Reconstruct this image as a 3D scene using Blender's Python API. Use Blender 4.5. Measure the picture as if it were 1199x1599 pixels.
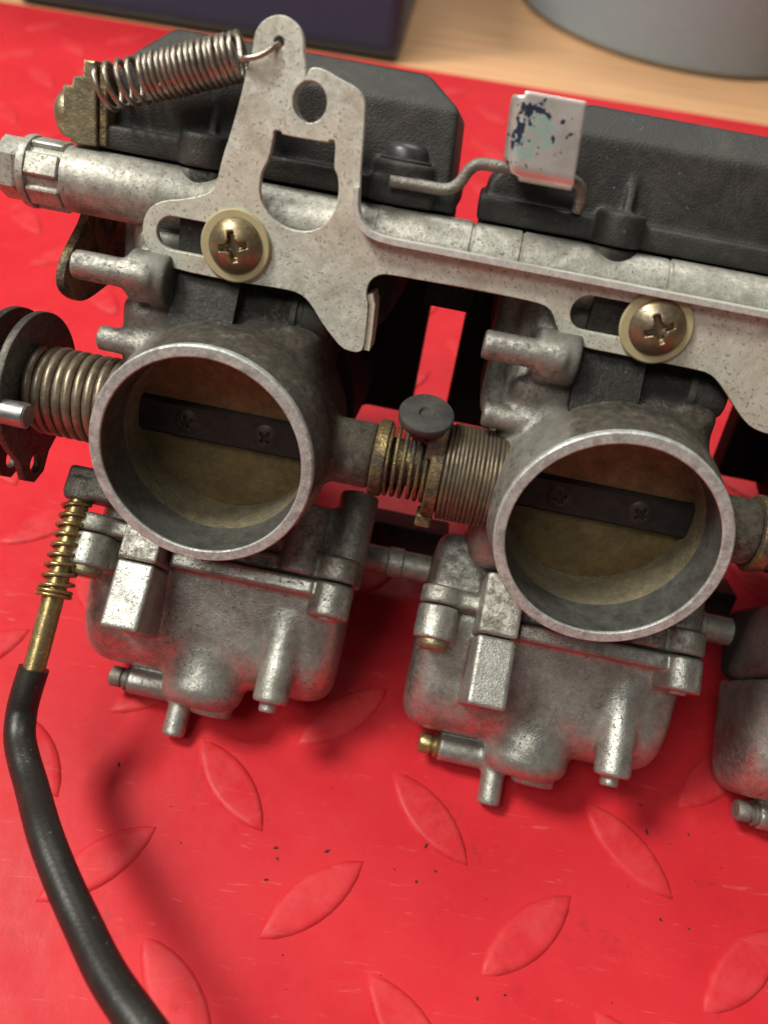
import bpy, math, random
import numpy as np
from mathutils import Matrix, Vector

# ------------------------------------------------------------------ camera, world, light
for o in list(bpy.data.objects): bpy.data.objects.remove(o)
scene = bpy.context.scene
col = scene.collection
MM = 0.001
random.seed(4); RNG = np.random.default_rng(4)

cam_d = bpy.data.cameras.new('camera')
cam_d.sensor_fit = 'HORIZONTAL'; cam_d.lens = 26.0; cam_d.sensor_width = 26.0*1199/1203
cam_d.clip_start = 0.005; cam_d.clip_end = 50
cam_d.dof.use_dof = True; cam_d.dof.focus_distance = 0.148; cam_d.dof.aperture_fstop = 13.0
cam = bpy.data.objects.new('camera', cam_d); col.objects.link(cam)
cam.matrix_world = Matrix(((0.9872, -0.15951, 0.0, 0), (0.12242, 0.75769, -0.64102, 0),
                           (0.10225, 0.63282, 0.76752, 0.173), (0, 0, 0, 1)))
scene.camera = cam

world = bpy.data.worlds.new('World'); scene.world = world; world.use_nodes = True
bg = world.node_tree.nodes['Background']
bg.inputs[0].default_value = (1.0, 0.97, 0.91, 1); bg.inputs[1].default_value = 0.115

def area(name, loc, target, size, size_y, power, colr):
    d = bpy.data.lights.new(name, 'AREA'); d.shape = 'RECTANGLE'; d.size = size; d.size_y = size_y
    d.energy = power; d.color = colr
    o = bpy.data.objects.new(name, d); col.objects.link(o); o.location = loc
    o.rotation_euler = (Vector(target)-Vector(loc)).to_track_quat('-Z', 'Y').to_euler()
    return o
area('ceiling_lamp_key', (-0.62, 0.12, 1.0), (0, 0.06, 0.03), 0.24, 0.26, 13.5, (1.0, 0.96, 0.86))
area('ceiling_lamp_overhead', (-0.45, -0.40, 1.2), (0.02, 0.12, 0.03), 0.5, 0.35, 6.5, (1.0, 0.97, 0.88))
area('ceiling_lamp_back', (0.15, 0.85, 1.25), (0.05, 0.20, 0.02), 0.9, 0.4, 9.0, (1.0, 0.97, 0.90))
scene.view_settings.view_transform = 'Standard'
scene.view_settings.look = 'None'
scene.view_settings.exposure = -0.04
scene.view_settings.gamma = 1.0

# ------------------------------------------------------------------ materials
def nt(name):
    m = bpy.data.materials.new(name); m.use_nodes = True
    t = m.node_tree; b = t.nodes['Principled BSDF']
    return m, t, b
def node(t, typ, **kw):
    n = t.nodes.new(typ)
    for k, v in kw.items(): setattr(n, k, v)
    return n
def coords(t, rnd=True):
    tc = node(t, 'ShaderNodeTexCoord')
    if not rnd: return tc.outputs['Object']
    oi = node(t, 'ShaderNodeObjectInfo')
    mul = node(t, 'ShaderNodeMath', operation='MULTIPLY'); mul.inputs[1].default_value = 0.7
    t.links.new(oi.outputs['Random'], mul.inputs[0])
    add = node(t, 'ShaderNodeVectorMath', operation='ADD')
    t.links.new(tc.outputs['Object'], add.inputs[0]); t.links.new(mul.outputs[0], add.inputs[1])
    return add.outputs[0]
def noise(t, vec, scale, detail=4, rough=0.6, dist=0.0):
    n = node(t, 'ShaderNodeTexNoise'); n.inputs['Scale'].default_value = scale
    n.inputs['Detail'].default_value = detail; n.inputs['Roughness'].default_value = rough
    n.inputs['Distortion'].default_value = dist
    t.links.new(vec, n.inputs['Vector']); return n.outputs['Fac']
def ramp(t, fac, a, b, va=0.0, vb=1.0):
    r = node(t, 'ShaderNodeMapRange'); r.inputs['From Min'].default_value = a; r.inputs['From Max'].default_value = b
    r.inputs['To Min'].default_value = va; r.inputs['To Max'].default_value = vb
    t.links.new(fac, r.inputs['Value']); return r.outputs[0]
def mixc(t, fac, a, b, mode='MIX'):
    m = node(t, 'ShaderNodeMix', data_type='RGBA', blend_type=mode)
    if isinstance(fac, float): m.inputs['Factor'].default_value = fac
    else: t.links.new(fac, m.inputs['Factor'])
    for i, c in (('A', a), ('B', b)):
        s = [x for x in m.inputs if x.name == i and x.type == 'RGBA'][0]
        if isinstance(c, tuple): s.default_value = (*c, 1)
        else: t.links.new(c, s)
    return [x for x in m.outputs if x.type == 'RGBA'][0]
def math2(t, op, a, b):
    m = node(t, 'ShaderNodeMath', operation=op)
    for i, v in ((0, a), (1, b)):
        if isinstance(v, (int, float)): m.inputs[i].default_value = v
        else: t.links.new(v, m.inputs[i])
    m.use_clamp = op in ('ADD', 'MULTIPLY', 'MAXIMUM')
    return m.outputs[0]
def bump(t, b, h, strength, dist):
    n = node(t, 'ShaderNodeBump'); n.inputs['Strength'].default_value = strength; n.inputs['Distance'].default_value = dist
    t.links.new(h, n.inputs['Height']); t.links.new(n.outputs[0], b.inputs['Normal'])

def metal(name, c1, c2, dirt, rough=(0.35, 0.6), metallic=0.85, patch=(0.45, 0.7), patch_scale=90, speck=0.62,
          speck_scale=900, dirt_amt=0.8, bscale=1800, bstr=0.35, bdist=0.00025, rnd=True, tint=None, mottle=.35, grain=.32, fleck=.65):
    m, t, b = nt(name); v = coords(t, rnd)
    n1 = noise(t, v, patch_scale*2.2, 5, 0.65)
    base = mixc(t, ramp(t, n1, 0.35, 0.65), c1, c2)
    gk = node(t, 'ShaderNodeCombineColor')
    g_ = ramp(t, noise(t, v, 850, 7, .85), .36, .64, 1-grain, 1+grain*.35)
    for k in range(3): t.links.new(g_, gk.inputs[k])
    base = mixc(t, 1.0, base, gk.outputs[0], 'MULTIPLY')
    fl = ramp(t, noise(t, v, 1700, 2, .5), .60, .655, 0, fleck)
    d1 = ramp(t, noise(t, v, patch_scale, 8, 0.75, 0.4), patch[0], patch[1], 0, dirt_amt)
    sp = ramp(t, noise(t, v, speck_scale, 3, 0.7), speck, speck+0.06, 0, 0.85)
    mo = ramp(t, noise(t, v, speck_scale*.42, 6, .8), .50, .68, 0, mottle)
    st = ramp(t, noise(t, v, 75, 5, .65), .34, .58, .25, 1.0)
    dd = math2(t, 'MAXIMUM', d1, math2(t, 'MULTIPLY', math2(t, 'MAXIMUM', sp, mo), st))
    dd = math2(t, 'MAXIMUM', dd, math2(t, 'MAXIMUM', fl, math2(t, 'MULTIPLY', sp, .25)))
    if tint:
        base = mixc(t, ramp(t, noise(t, v, 60, 3, 0.6), 0.42, 0.62), base, tint)
    c = mixc(t, dd, base, dirt)
    t.links.new(c, b.inputs['Base Color'])
    t.links.new(ramp(t, dd, 0, 1, metallic, metallic*0.15), b.inputs['Metallic'])
    rr = ramp(t, noise(t, v, patch_scale*6, 4, 0.6), 0.3, 0.7, rough[0], rough[1])
    t.links.new(math2(t, 'MAXIMUM', rr, ramp(t, dd, 0, 1, 0, 0.75)), b.inputs['Roughness'])
    bump(t, b, math2(t, 'ADD', noise(t, v, bscale, 4, 0.65), math2(t, 'MULTIPLY', sp, 0.4)), bstr, bdist)
    return m

M = {}
M['bowl'] = metal('cast_aluminium', (0.66, 0.675, 0.62), (0.50, 0.51, 0.465), (0.070, 0.060, 0.045), (0.33, 0.46), 0.95,
                  (0.44, 0.64), 90, 0.575, 1150, 0.75, 2200, 0.28, 0.0003, mottle=.7)
M['rim'] = metal('machined_aluminium', (0.70, 0.77, 0.74), (0.50, 0.55, 0.53), (0.17, 0.155, 0.145), (0.38, 0.54), 0.45,
                 (0.46, 0.62), 330, 0.62, 1500, 0.8, 3000, 0.3, 0.0002, mottle=.6)
M['band'] = metal('oiled_aluminium', (0.20, 0.205, 0.185), (0.12, 0.125, 0.112), (0.045, 0.042, 0.034), (0.35, 0.55), 0.6,
                  (0.45, 0.75), 140, 0.68, 1400, 0.6, 1500, 0.3, 0.0002)
M['deposit'] = metal('fuel_varnish', (0.30, 0.255, 0.16), (0.20, 0.175, 0.115), (0.07, 0.058, 0.038), (0.5, 0.8), 0.25,
                     (0.45, 0.75), 160, 0.63, 1300, 0.7, 1800, 0.6, 0.0004)
M['plate'] = metal('varnished_brass', (0.29, 0.20, 0.09), (0.19, 0.135, 0.065), (0.06, 0.042, 0.022), (0.5, 0.7), 0.45,
                   (0.42, 0.75), 120, 0.67, 1400, 0.6, 1500, 0.25, 0.0002)
M['shaft'] = metal('dark_shaft_steel', (0.045, 0.038, 0.036), (0.03, 0.026, 0.026), (0.015, 0.012, 0.01), (0.4, 0.6), 0.5,
                   (0.5, 0.8), 200, 0.66, 1200, 0.6, 1500, 0.25, 0.0002)
M['shaft_screw'] = metal('browned_screw_steel', (0.07, 0.045, 0.038), (0.05, 0.034, 0.03), (0.02, 0.014, 0.012), (0.4, 0.6), 0.5,
                         (0.5, 0.8), 300, 0.68, 1500, 0.6, 1500, 0.2, 0.0002)
M['zinc'] = metal('zinc_plated_steel', (0.76, 0.80, 0.71), (0.60, 0.625, 0.55), (0.22, 0.18, 0.125), (0.42, 0.58), 0.35,
                  (0.47, 0.66), 120, 0.61, 1150, 0.6, 2600, 0.25, 0.0002, mottle=.55, grain=.3, fleck=.8, tint=(0.66, 0.645, 0.55))
M['edge'] = metal('rubbed_bright_zinc', (0.86, 0.87, 0.84), (0.74, 0.75, 0.71), (0.3, 0.25, 0.18), (0.35, 0.5), 0.5,
                  (0.6, 0.8), 170, 0.66, 900, 0.5, 2600, 0.2, 0.0002)
M['rail'] = metal('weathered_aluminium', (0.62, 0.62, 0.56), (0.42, 0.415, 0.37), (0.11, 0.09, 0.062), (0.44, 0.6), 0.7,
                  (0.48, 0.70), 150, 0.59, 1200, 0.75, 1700, 0.22, 0.0003, mottle=.65)
M['yellow'] = metal('yellow_passivated_steel', (0.42, 0.37, 0.23), (0.29, 0.26, 0.17), (0.11, 0.085, 0.045), (0.3, 0.5), 0.85,
                    (0.48, 0.68), 160, 0.64, 900, 0.7, 1600, 0.4, 0.0003)
M['screw'] = metal('bronze_passivated_screw', (0.36, 0.285, 0.15), (0.25, 0.20, 0.125), (0.085, 0.065, 0.042), (0.3, 0.44), 0.9,
                   (0.5, 0.75), 220, 0.68, 900, 0.65, 1600, 0.15, 0.0002, tint=(0.30, 0.25, 0.18))
M['brass'] = metal('brass', (0.50, 0.38, 0.17), (0.34, 0.26, 0.12), (0.13, 0.09, 0.045), (0.24, 0.4), 0.9,
                   (0.46, 0.68), 200, 0.66, 900, 0.7, 1200, 0.2, 0.0002)
M['grimy_yellow'] = metal('grimy_yellow_steel', (0.42, 0.31, 0.12), (0.25, 0.19, 0.09), (0.045, 0.038, 0.03), (0.3, 0.5), 0.85,
                          (0.36, 0.56), 200, 0.6, 900, 0.95, 1400, 0.6, 0.0005)
M['spring'] = metal('spring_steel', (0.50, 0.45, 0.38), (0.34, 0.30, 0.25), (0.12, 0.095, 0.07), (0.25, 0.4), 0.9,
                    (0.5, 0.72), 120, 0.66, 900, 0.7, 1500, 0.2, 0.0001)
M['spring_tan'] = metal('grimy_spring_steel', (0.36, 0.30, 0.22), (0.22, 0.18, 0.13), (0.10, 0.075, 0.05), (0.3, 0.5), 0.75,
                        (0.45, 0.7), 120, 0.64, 900, 0.75, 1500, 0.2, 0.0001)
M['spring_dark'] = metal('sooty_spring_steel', (0.24, 0.19, 0.12), (0.15, 0.12, 0.08), (0.05, 0.04, 0.03), (0.35, 0.55), 0.7,
                         (0.42, 0.62), 150, 0.62, 900, 0.85, 1500, 0.2, 0.0001)
M['lever'] = metal('blackened_lever_steel', (0.10, 0.096, 0.086), (0.06, 0.058, 0.052), (0.14, 0.12, 0.09), (0.4, 0.6), 0.6,
                   (0.55, 0.85), 150, 0.66, 900, 0.5, 1600, 0.3, 0.0002)
M['pin'] = metal('bright_pin_steel', (0.42, 0.43, 0.43), (0.30, 0.31, 0.31), (0.12, 0.11, 0.1), (0.3, 0.45), 0.9,
                 (0.55, 0.8), 150, 0.7, 900, 0.5, 1600, 0.2, 0.0002)

def body_mat():
    # cast aluminium, the upper half coated with old brown-black road grime
    m, t, b = nt('grimy_cast_aluminium'); v = coords(t); raw = node(t, 'ShaderNodeTexCoord').outputs['Object']
    sep = node(t, 'ShaderNodeSeparateXYZ'); t.links.new(raw, sep.inputs[0])
    base = mixc(t, ramp(t, noise(t, v, 160, 5, .65), .35, .65), (0.52, 0.52, 0.47), (0.34, 0.335, 0.30))
    nz = noise(t, v, 260, 8, .8)
    # grime sits on everything above the throat except the little spigots on the left flank
    hy = ramp(t, sep.outputs[1], -0.014, 0.000, 0.0, 1.0)
    rear_shade = ramp(t, sep.outputs[2], -0.026, -0.036, 0.0, 1.0)  # deep flanks and rear: shade between the carburettors painted in with the grime
    hx = ramp(t, sep.outputs[0], -0.019, -0.0105, -1.15, 0.0)
    amt = math2(t, 'ADD', hy, ramp(t, nz, .3, .72, -0.30, 0.5))
    sx = node(t, 'ShaderNodeMath', operation='ADD'); t.links.new(amt, sx.inputs[0]); t.links.new(hx, sx.inputs[1]); sx.use_clamp = True
    sp = ramp(t, noise(t, v, 1000, 3, .7), .60, .66, 0, .8)
    mo = ramp(t, noise(t, v, 520, 7, .82), .42, .66, 0.05, .85)
    dd = math2(t, 'MAXIMUM', math2(t, 'MAXIMUM', math2(t, 'MAXIMUM', sx.outputs[0], mo), sp), rear_shade)
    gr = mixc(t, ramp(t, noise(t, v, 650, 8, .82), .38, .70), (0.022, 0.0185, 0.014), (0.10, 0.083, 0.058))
    # oily black film on the bracket boss; rear of the casting blackened as painted shade
    oil_shade = math2(t, 'MAXIMUM', ramp(t, math2(t, 'ADD', sep.outputs[1], ramp(t, nz, .3, .7, -.003, .003)), .0205, .0225), rear_shade)
    gr = mixc(t, ramp(t, oil_shade, 0, 1, 0, .85), gr, (0.012, 0.011, 0.010))
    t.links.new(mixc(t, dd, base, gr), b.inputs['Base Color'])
    t.links.new(ramp(t, dd, 0, 1, .92, .05), b.inputs['Metallic'])
    t.links.new(ramp(t, dd, 0, 1, .3, .82), b.inputs['Roughness'])
    bump(t, b, noise(t, v, 1500, 6, .75), .4, .0005)
    return m
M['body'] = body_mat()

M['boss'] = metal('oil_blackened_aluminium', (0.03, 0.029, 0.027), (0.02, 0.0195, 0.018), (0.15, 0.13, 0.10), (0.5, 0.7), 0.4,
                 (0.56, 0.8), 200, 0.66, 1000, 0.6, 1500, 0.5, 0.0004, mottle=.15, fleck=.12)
M['dull'] = metal('dull_cast_metal', (0.34, 0.33, 0.29), (0.22, 0.21, 0.185), (0.06, 0.05, 0.04), (0.45, 0.6), 0.7,
                 (0.45, 0.7), 150, 0.6, 1100, 0.7, 1600, 0.5, 0.0004, mottle=.5)
def plastic(name, c1, c2, rough, bscale, bstr, bdist, dust=0.35):
    m, t, b = nt(name); v = coords(t)
    d = ramp(t, noise(t, v, 70, 8, .75, .4), .48, .72, 0, dust)
    sp = ramp(t, noise(t, v, 800, 2, .6), .70, .73, 0, .6)
    c = mixc(t, math2(t, 'MAXIMUM', d, sp), mixc(t, noise(t, v, 200, 4), c1, c2), (0.14, 0.125, 0.10))
    t.links.new(c, b.inputs['Base Color'])
    t.links.new(ramp(t, d, 0, 1, rough, min(1, rough+.3)), b.inputs['Roughness'])
    bump(t, b, noise(t, v, bscale, 3, .55), bstr, bdist)
    return m
M['cap'] = plastic('black_textured_plastic', (0.023, 0.022, 0.020), (0.015, 0.0145, 0.014), .55, 2600, .38, .0004, .35)
M['capsmooth'] = plastic('black_smooth_plastic', (0.03, 0.031, 0.033), (0.022, 0.023, 0.025), .38, 700, .15, .0003, .25)
M['rubber'] = plastic('dark_grey_rubber', (0.034, 0.035, 0.034), (0.024, 0.025, 0.024), .6, 1200, .4, .0003, .4)
M['hose'] = plastic('black_rubber_hose', (0.015, 0.013, 0.011), (0.010, 0.009, 0.008), .4, 1500, .25, .0002, .10)

def simple(name, c, rough=.5, metallic=0., sss=0.):
    m, t, b = nt(name); b.inputs['Base Color'].default_value = (*c, 1); b.inputs['Roughness'].default_value = rough
    b.inputs['Metallic'].default_value = metallic
    v = coords(t); n = noise(t, v, 400, 4)
    t.links.new(mixc(t, n, tuple(x*.82 for x in c), tuple(min(1, x*1.15) for x in c)), b.inputs['Base Color'])
    return m
M['nylon'] = simple('yellowed_nylon', (0.40, 0.35, 0.20), .5)
M['grit'] = simple('dark_grit', (0.03, 0.022, 0.018), .9)
M['box'] = simple('dark_blue_plastic', (0.026, 0.060, 0.105), .45)
M['tub'] = simple('grey_plastic', (0.27, 0.325, 0.36), .55)
M['copper'] = simple('copper_washer', (0.35, 0.16, 0.08), .45, .7)

def mat_red(name='red_rubber', wear=0.0):
    m, t, b = nt(name); tc = node(t, 'ShaderNodeTexCoord'); v = tc.outputs['Object']
    geo = node(t, 'ShaderNodeNewGeometry'); v = geo.outputs['Position']
    n = noise(t, v, 35, 6, .6)
    c = mixc(t, ramp(t, n, .3, .7), (0.54, 0.020, 0.030), (0.61, 0.028, 0.037))
    # pale scuffs: short stretched streaks, two directions
    sc = None
    for ang, s in ((0.5, 1), (-0.9, 2)):
        mp = node(t, 'ShaderNodeMapping'); mp.inputs['Rotation'].default_value = (0, 0, ang)
        mp.inputs['Scale'].default_value = (1, 9, 1); mp.inputs['Location'].default_value = (s, s*.3, 0)
        t.links.new(v, mp.inputs['Vector'])
        k = ramp(t, noise(t, mp.outputs[0], 70, 5, .7, .6), .63, .75, 0, .4)
        sc = k if sc is None else math2(t, 'MAXIMUM', sc, k)
    if wear:
        c = mixc(t, ramp(t, noise(t, v, 160, 6, .7, .3), .36, .66, 0, wear), c, (0.74, 0.15, 0.15))
    c = mixc(t, sc, c, (0.78, 0.22, 0.20))
    dirt = math2(t, 'MULTIPLY', ramp(t, noise(t, v, 55, 7, .75, .5), .54, .70, 0, .5), ramp(t, noise(t, v, 500, 3), .45, .65))
    c = mixc(t, dirt, c, (0.13, 0.02, 0.02))
    t.links.new(c, b.inputs['Base Color'])
    t.links.new(ramp(t, noise(t, v, 90, 5, .65), .3, .7, .28, .56), b.inputs['Roughness'])
    b.inputs['Specular IOR Level'].default_value = .15
    h = math2(t, 'ADD', math2(t, 'MULTIPLY', noise(t, v, 45, 3), .75), math2(t, 'MULTIPLY', noise(t, v, 1300, 3), .05))
    bump(t, b, h, .35, .0012)
    return m
M['mat'] = mat_red(); M['tread'] = mat_red('worn_red_rubber', .2)
def wood():
    m, t, b = nt('pale_wood'); v = node(t, 'ShaderNodeTexCoord').outputs['Object']
    mp = node(t, 'ShaderNodeMapping'); mp.inputs['Scale'].default_value = (1.2, 14, 1); mp.inputs['Rotation'].default_value = (0, 0, .03)
    t.links.new(v, mp.inputs['Vector'])
    n = noise(t, mp.outputs[0], 9, 8, .6, .6)
    c = mixc(t, ramp(t, n, .35, .68), (0.80, 0.47, 0.25), (0.64, 0.35, 0.17))
    t.links.new(c, b.inputs['Base Color']); b.inputs['Roughness'].default_value = .45
    bump(t, b, n, .1, .0005)
    return m
M['wood'] = wood()
def clip_mat():
    # bright sheet steel with the remains of dark blue and sea-green inspection paint in the middle of its face
    m, t, b = nt('bright_clip_steel'); v = node(t, 'ShaderNodeTexCoord').outputs['Object']
    sep = node(t, 'ShaderNodeSeparateXYZ'); t.links.new(v, sep.inputs[0])
    off = node(t, 'ShaderNodeVectorMath', operation='SUBTRACT'); off.inputs[1].default_value = (.0452, .0594, -.013)
    t.links.new(v, off.inputs[0])
    sc = node(t, 'ShaderNodeVectorMath', operation='MULTIPLY'); sc.inputs[1].default_value = (1/.0042, 1/.0046, .02/.004)
    t.links.new(off.outputs[0], sc.inputs[0])
    ln = node(t, 'ShaderNodeVectorMath', operation='LENGTH'); t.links.new(sc.outputs[0], ln.inputs[0])
    n = noise(t, v, 420, 4, .65); n2 = noise(t, v, 900, 4, .7)
    ss = node(t, 'ShaderNodeSeparateXYZ'); t.links.new(sc.outputs[0], ss.inputs[0])
    rad = node(t, 'ShaderNodeMath', operation='ADD'); t.links.new(ln.outputs['Value'], rad.inputs[0])
    t.links.new(ramp(t, n, .3, .7, -.38, .38), rad.inputs[1]); rad = rad.outputs[0]
    k = node(t, 'ShaderNodeMath', operation='SUBTRACT'); t.links.new(ss.outputs[1], k.inputs[0]); t.links.new(ss.outputs[0], k.inputs[1])
    arc = math2(t, 'MULTIPLY', ramp(t, k.outputs[0], .05, .25), math2(t, 'MULTIPLY', ramp(t, rad, .56, .62), ramp(t, rad, .92, .86)))
    spots = math2(t, 'MULTIPLY', ramp(t, noise(t, v, 560, 2, .5), .59, .61), ramp(t, rad, 1.15, 1.1))
    navy = math2(t, 'MAXIMUM', arc, spots)
    teal = math2(t, 'MULTIPLY', math2(t, 'MULTIPLY', ramp(t, n2, .45, .51), ramp(t, rad, .80, .70)), .9)
    pm = math2(t, 'MAXIMUM', navy, teal)
    base = mixc(t, ramp(t, noise(t, v, 230, 5), .35, .65), (0.72, 0.69, 0.66), (0.58, 0.55, 0.51))
    pc = mixc(t, navy, (0.20, 0.37, 0.33), (0.012, 0.02, 0.045))
    c = mixc(t, pm, base, pc)
    ru = ramp(t, noise(t, v, 160, 7, .75), .58, .72, 0, .5)
    c = mixc(t, ru, c, (0.42, 0.33, 0.24))
    t.links.new(c, b.inputs['Base Color'])
    t.links.new(ramp(t, math2(t, 'MAXIMUM', pm, ru), 0, 1, .75, .05), b.inputs['Metallic'])
    b.inputs['Roughness'].default_value = .4
    bump(t, b, n2, .12, .0002)
    return m
M['clip'] = clip_mat()

# ------------------------------------------------------------------ mesh helpers (all input in mm)
def mk(name, verts, faces, mat, parent=None, smooth=True, sharp=38, loc=None):
    me = bpy.data.meshes.new(name)
    v = np.asarray(verts, float)*MM
    me.from_pydata(v.tolist(), [], faces if isinstance(faces, list) else faces.tolist())
    me.validate(); me.update()
    if mat: me.materials.append(mat)
    if smooth:
        me.polygons.foreach_set('use_smooth', [True]*len(me.polygons))
        if sharp: me.set_sharp_from_angle(angle=math.radians(sharp))
    o = bpy.data.objects.new(name, me); col.objects.link(o)
    if parent is not None: o.parent = parent
    if loc is not None: o.location = Vector(loc)*MM
    return o
def tag(o, label, cat, group=None):
    o['label'] = label; o['category'] = cat
    if group: o['group'] = group
    return o

def basis(axis):
    a = np.asarray(axis, float); a /= np.linalg.norm(a)
    h = np.array([0, 0, 1.]) if abs(a[2]) < .9 else np.array([1., 0, 0])
    u = np.cross(h, a); u /= np.linalg.norm(u)
    return u, np.cross(a, u), a
def lathe(profile, origin, axis, n=48, close=False):
    # profile: (r, t) along the axis; r 0 closes with a pole
    u, w, a = basis(axis); V = []; Fc = []; rings = []
    for r, tt in profile:
        c = np.asarray(origin, float)+a*tt
        if r < 1e-6: rings.append([len(V)]); V.append(c)
        else:
            rings.append(list(range(len(V), len(V)+n)))
            for k in range(n):
                an = 2*math.pi*k/n; V.append(c+u*math.cos(an)*r+w*math.sin(an)*r)
    prs = list(zip(rings, rings[1:]))
    if close: prs.append((rings[-1], rings[0]))
    for A, B in prs:
        for k in range(n):
            k2 = (k+1) % n
            if len(A) == 1 and len(B) == 1: continue
            if len(A) == 1: Fc.append([A[0], B[k2], B[k]])
            elif len(B) == 1: Fc.append([A[k], A[k2], B[0]])
            else: Fc.append([A[k], A[k2], B[k2], B[k]])
    return V, Fc
def cyl(p0, p1, r, ch=.4, n=32):
    p0 = np.asarray(p0, float); p1 = np.asarray(p1, float); L = np.linalg.norm(p1-p0)
    return lathe([(0, 0), (r-ch, 0), (r, ch), (r, L-ch), (r-ch, L), (0, L)], p0, p1-p0, n)
def sweep(pts, r, n=10, caps=True):
    P = np.asarray(pts, float); T = np.gradient(P, axis=0); T /= np.linalg.norm(T, axis=1)[:, None]
    rr = np.broadcast_to(np.asarray(r, float), (len(P),))
    u, w, _ = basis(T[0]); V = []; Fc = []
    for i, (p, t_) in enumerate(zip(P, T)):
        u = u-t_*(u@t_); u /= np.linalg.norm(u); w = np.cross(t_, u)
        for k in range(n):
            a = 2*math.pi*k/n; V.append(p+(u*math.cos(a)+w*math.sin(a))*rr[i])
    for i in range(len(P)-1):
        for k in range(n):
            k2 = (k+1) % n; Fc.append([i*n+k, i*n+k2, (i+1)*n+k2, (i+1)*n+k])
    if caps:
        Fc.append(list(range(n))[::-1]); Fc.append([(len(P)-1)*n+k for k in range(n)])
    return V, Fc
def helix(p0, p1, R, turns, per=22, phase=0., pitchfn=None, R1=None):
    p0 = np.asarray(p0, float); p1 = np.asarray(p1, float); u, w, a = basis(p1-p0)
    N = int(turns*per)+1; s = np.linspace(0, 1, N)
    f = s if pitchfn is None else pitchfn(s)
    jr = np.random.default_rng(int(abs(p0).sum()*37) % 9999); kn = np.arange(0, turns*2+2)
    jit = lambda a: np.interp(s*turns*2, kn, jr.normal(0, a, len(kn)))
    f = f+jit(.07)/max(turns, 1)*(s > .02)*(s < .98)
    an = phase+2*math.pi*turns*s; RR = R+(0 if R1 is None else (R1-R)*s)+jit(.05)
    return p0+np.outer(f, p1-p0)+np.outer(np.cos(an)*RR, u)+np.outer(np.sin(an)*RR, w)
def join(*parts):
    V = []; Fc = []
    for v, f in parts:
        k = len(V); V += [tuple(x) for x in v]; Fc += [[i+k for i in q] for q in f]
    return V, Fc
def box(x0, x1, y0, y1, z0, z1, ch=.3):
    # chamfered box
    V = []; Fc = []
    c = [(x0+x1)/2, (y0+y1)/2, (z0+z1)/2]; h = [(x1-x0)/2, (y1-y0)/2, (z1-z0)/2]
    idx = {}
    for sx in (-1, 1):
        for sy in (-1, 1):
            for sz in (-1, 1):
                for ax in range(3):
                    p = [c[i]+s*(h[i]-(0 if i == ax else ch)) for i, s in enumerate((sx, sy, sz))]
                    idx[sx, sy, sz, ax] = len(V); V.append(p)
    for ax in range(3):
        b_, c_ = [(1, 2), (2, 0), (0, 1)][ax]
        for s in (-1, 1):
            q = []
            for sb, sc_ in ((-1, -1), (1, -1), (1, 1), (-1, 1)):
                k = [0, 0, 0]; k[ax] = s; k[b_] = sb; k[c_] = sc_; q.append(idx[(*k, ax)])
            Fc.append(q if s > 0 else q[::-1])
    for ax in range(3):
        b_, c_ = [(1, 2), (2, 0), (0, 1)][ax]
        for sb in (-1, 1):
            for sc_ in (-1, 1):
                k0 = [0, 0, 0]; k0[b_] = sb; k0[c_] = sc_; k1 = list(k0); k0[ax] = -1; k1[ax] = 1
                q = [idx[(*k0, b_)], idx[(*k1, b_)], idx[(*k1, c_)], idx[(*k0, c_)]]
                Fc.append(q if sb*sc_ > 0 else q[::-1])
    for sx in (-1, 1):
        for sy in (-1, 1):
            for sz in (-1, 1):
                q = [idx[sx, sy, sz, 0], idx[sx, sy, sz, 1], idx[sx, sy, sz, 2]]
                Fc.append(q if sx*sy*sz > 0 else q[::-1])
    return V, Fc
def plate2d(name, loops, thick, mat, parent, frame=None, bev=.12):
    # extruded outline with holes; loops in mm in the plane, centred on z = 0, then put through frame (4x4, mm)
    cu = bpy.data.curves.new('outline', 'CURVE'); cu.dimensions = '2D'; cu.fill_mode = 'BOTH'
    cu.extrude = thick/2-bev; cu.bevel_depth = bev; cu.bevel_resolution = 1; cu.offset = -bev
    for L in loops:
        s = cu.splines.new('POLY'); s.points.add(len(L)-1); s.use_cyclic_u = True
        for p, q in zip(s.points, L): p.co = (q[0], q[1], 0, 1)
    tmp = bpy.data.objects.new('outline', cu); col.objects.link(tmp)
    dg = bpy.context.evaluated_depsgraph_get()
    me = bpy.data.meshes.new_from_object(tmp.evaluated_get(dg)); bpy.data.objects.remove(tmp); bpy.data.curves.remove(cu)
    me.name = name; me.materials.clear(); me.materials.append(mat)
    if frame is not None: me.transform(frame)
    me.transform(Matrix.Scale(MM, 4))
    me.polygons.foreach_set('use_smooth', [True]*len(me.polygons)); me.set_sharp_from_angle(angle=math.radians(30))
    o = bpy.data.objects.new(name, me); col.objects.link(o); o.parent = parent
    return o
def rounded(pts, it=2):
    P = np.asarray(pts, float)
    for _ in range(it):
        Q = np.roll(P, -1, 0); P = np.stack([.75*P+.25*Q, .25*P+.75*Q], 1).reshape(-1, 2)
    return P.tolist()
def disc2d(c, r, n=32, ry=None, rev=False):
    a = np.linspace(0, 2*math.pi, n, endpoint=False)
    return [(c[0]+r*math.cos(t), c[1]+(ry or r)*math.sin(t)) for t in a]
def slot2d(c0, c1, r, n=12):
    out = []
    for c, s in ((c1, -math.pi/2), (c0, math.pi/2)):
        for k in range(n+1):
            a = s+math.pi*k/n; out.append((c[0]+r*math.cos(a), c[1]+r*math.sin(a)))
    return out

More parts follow.
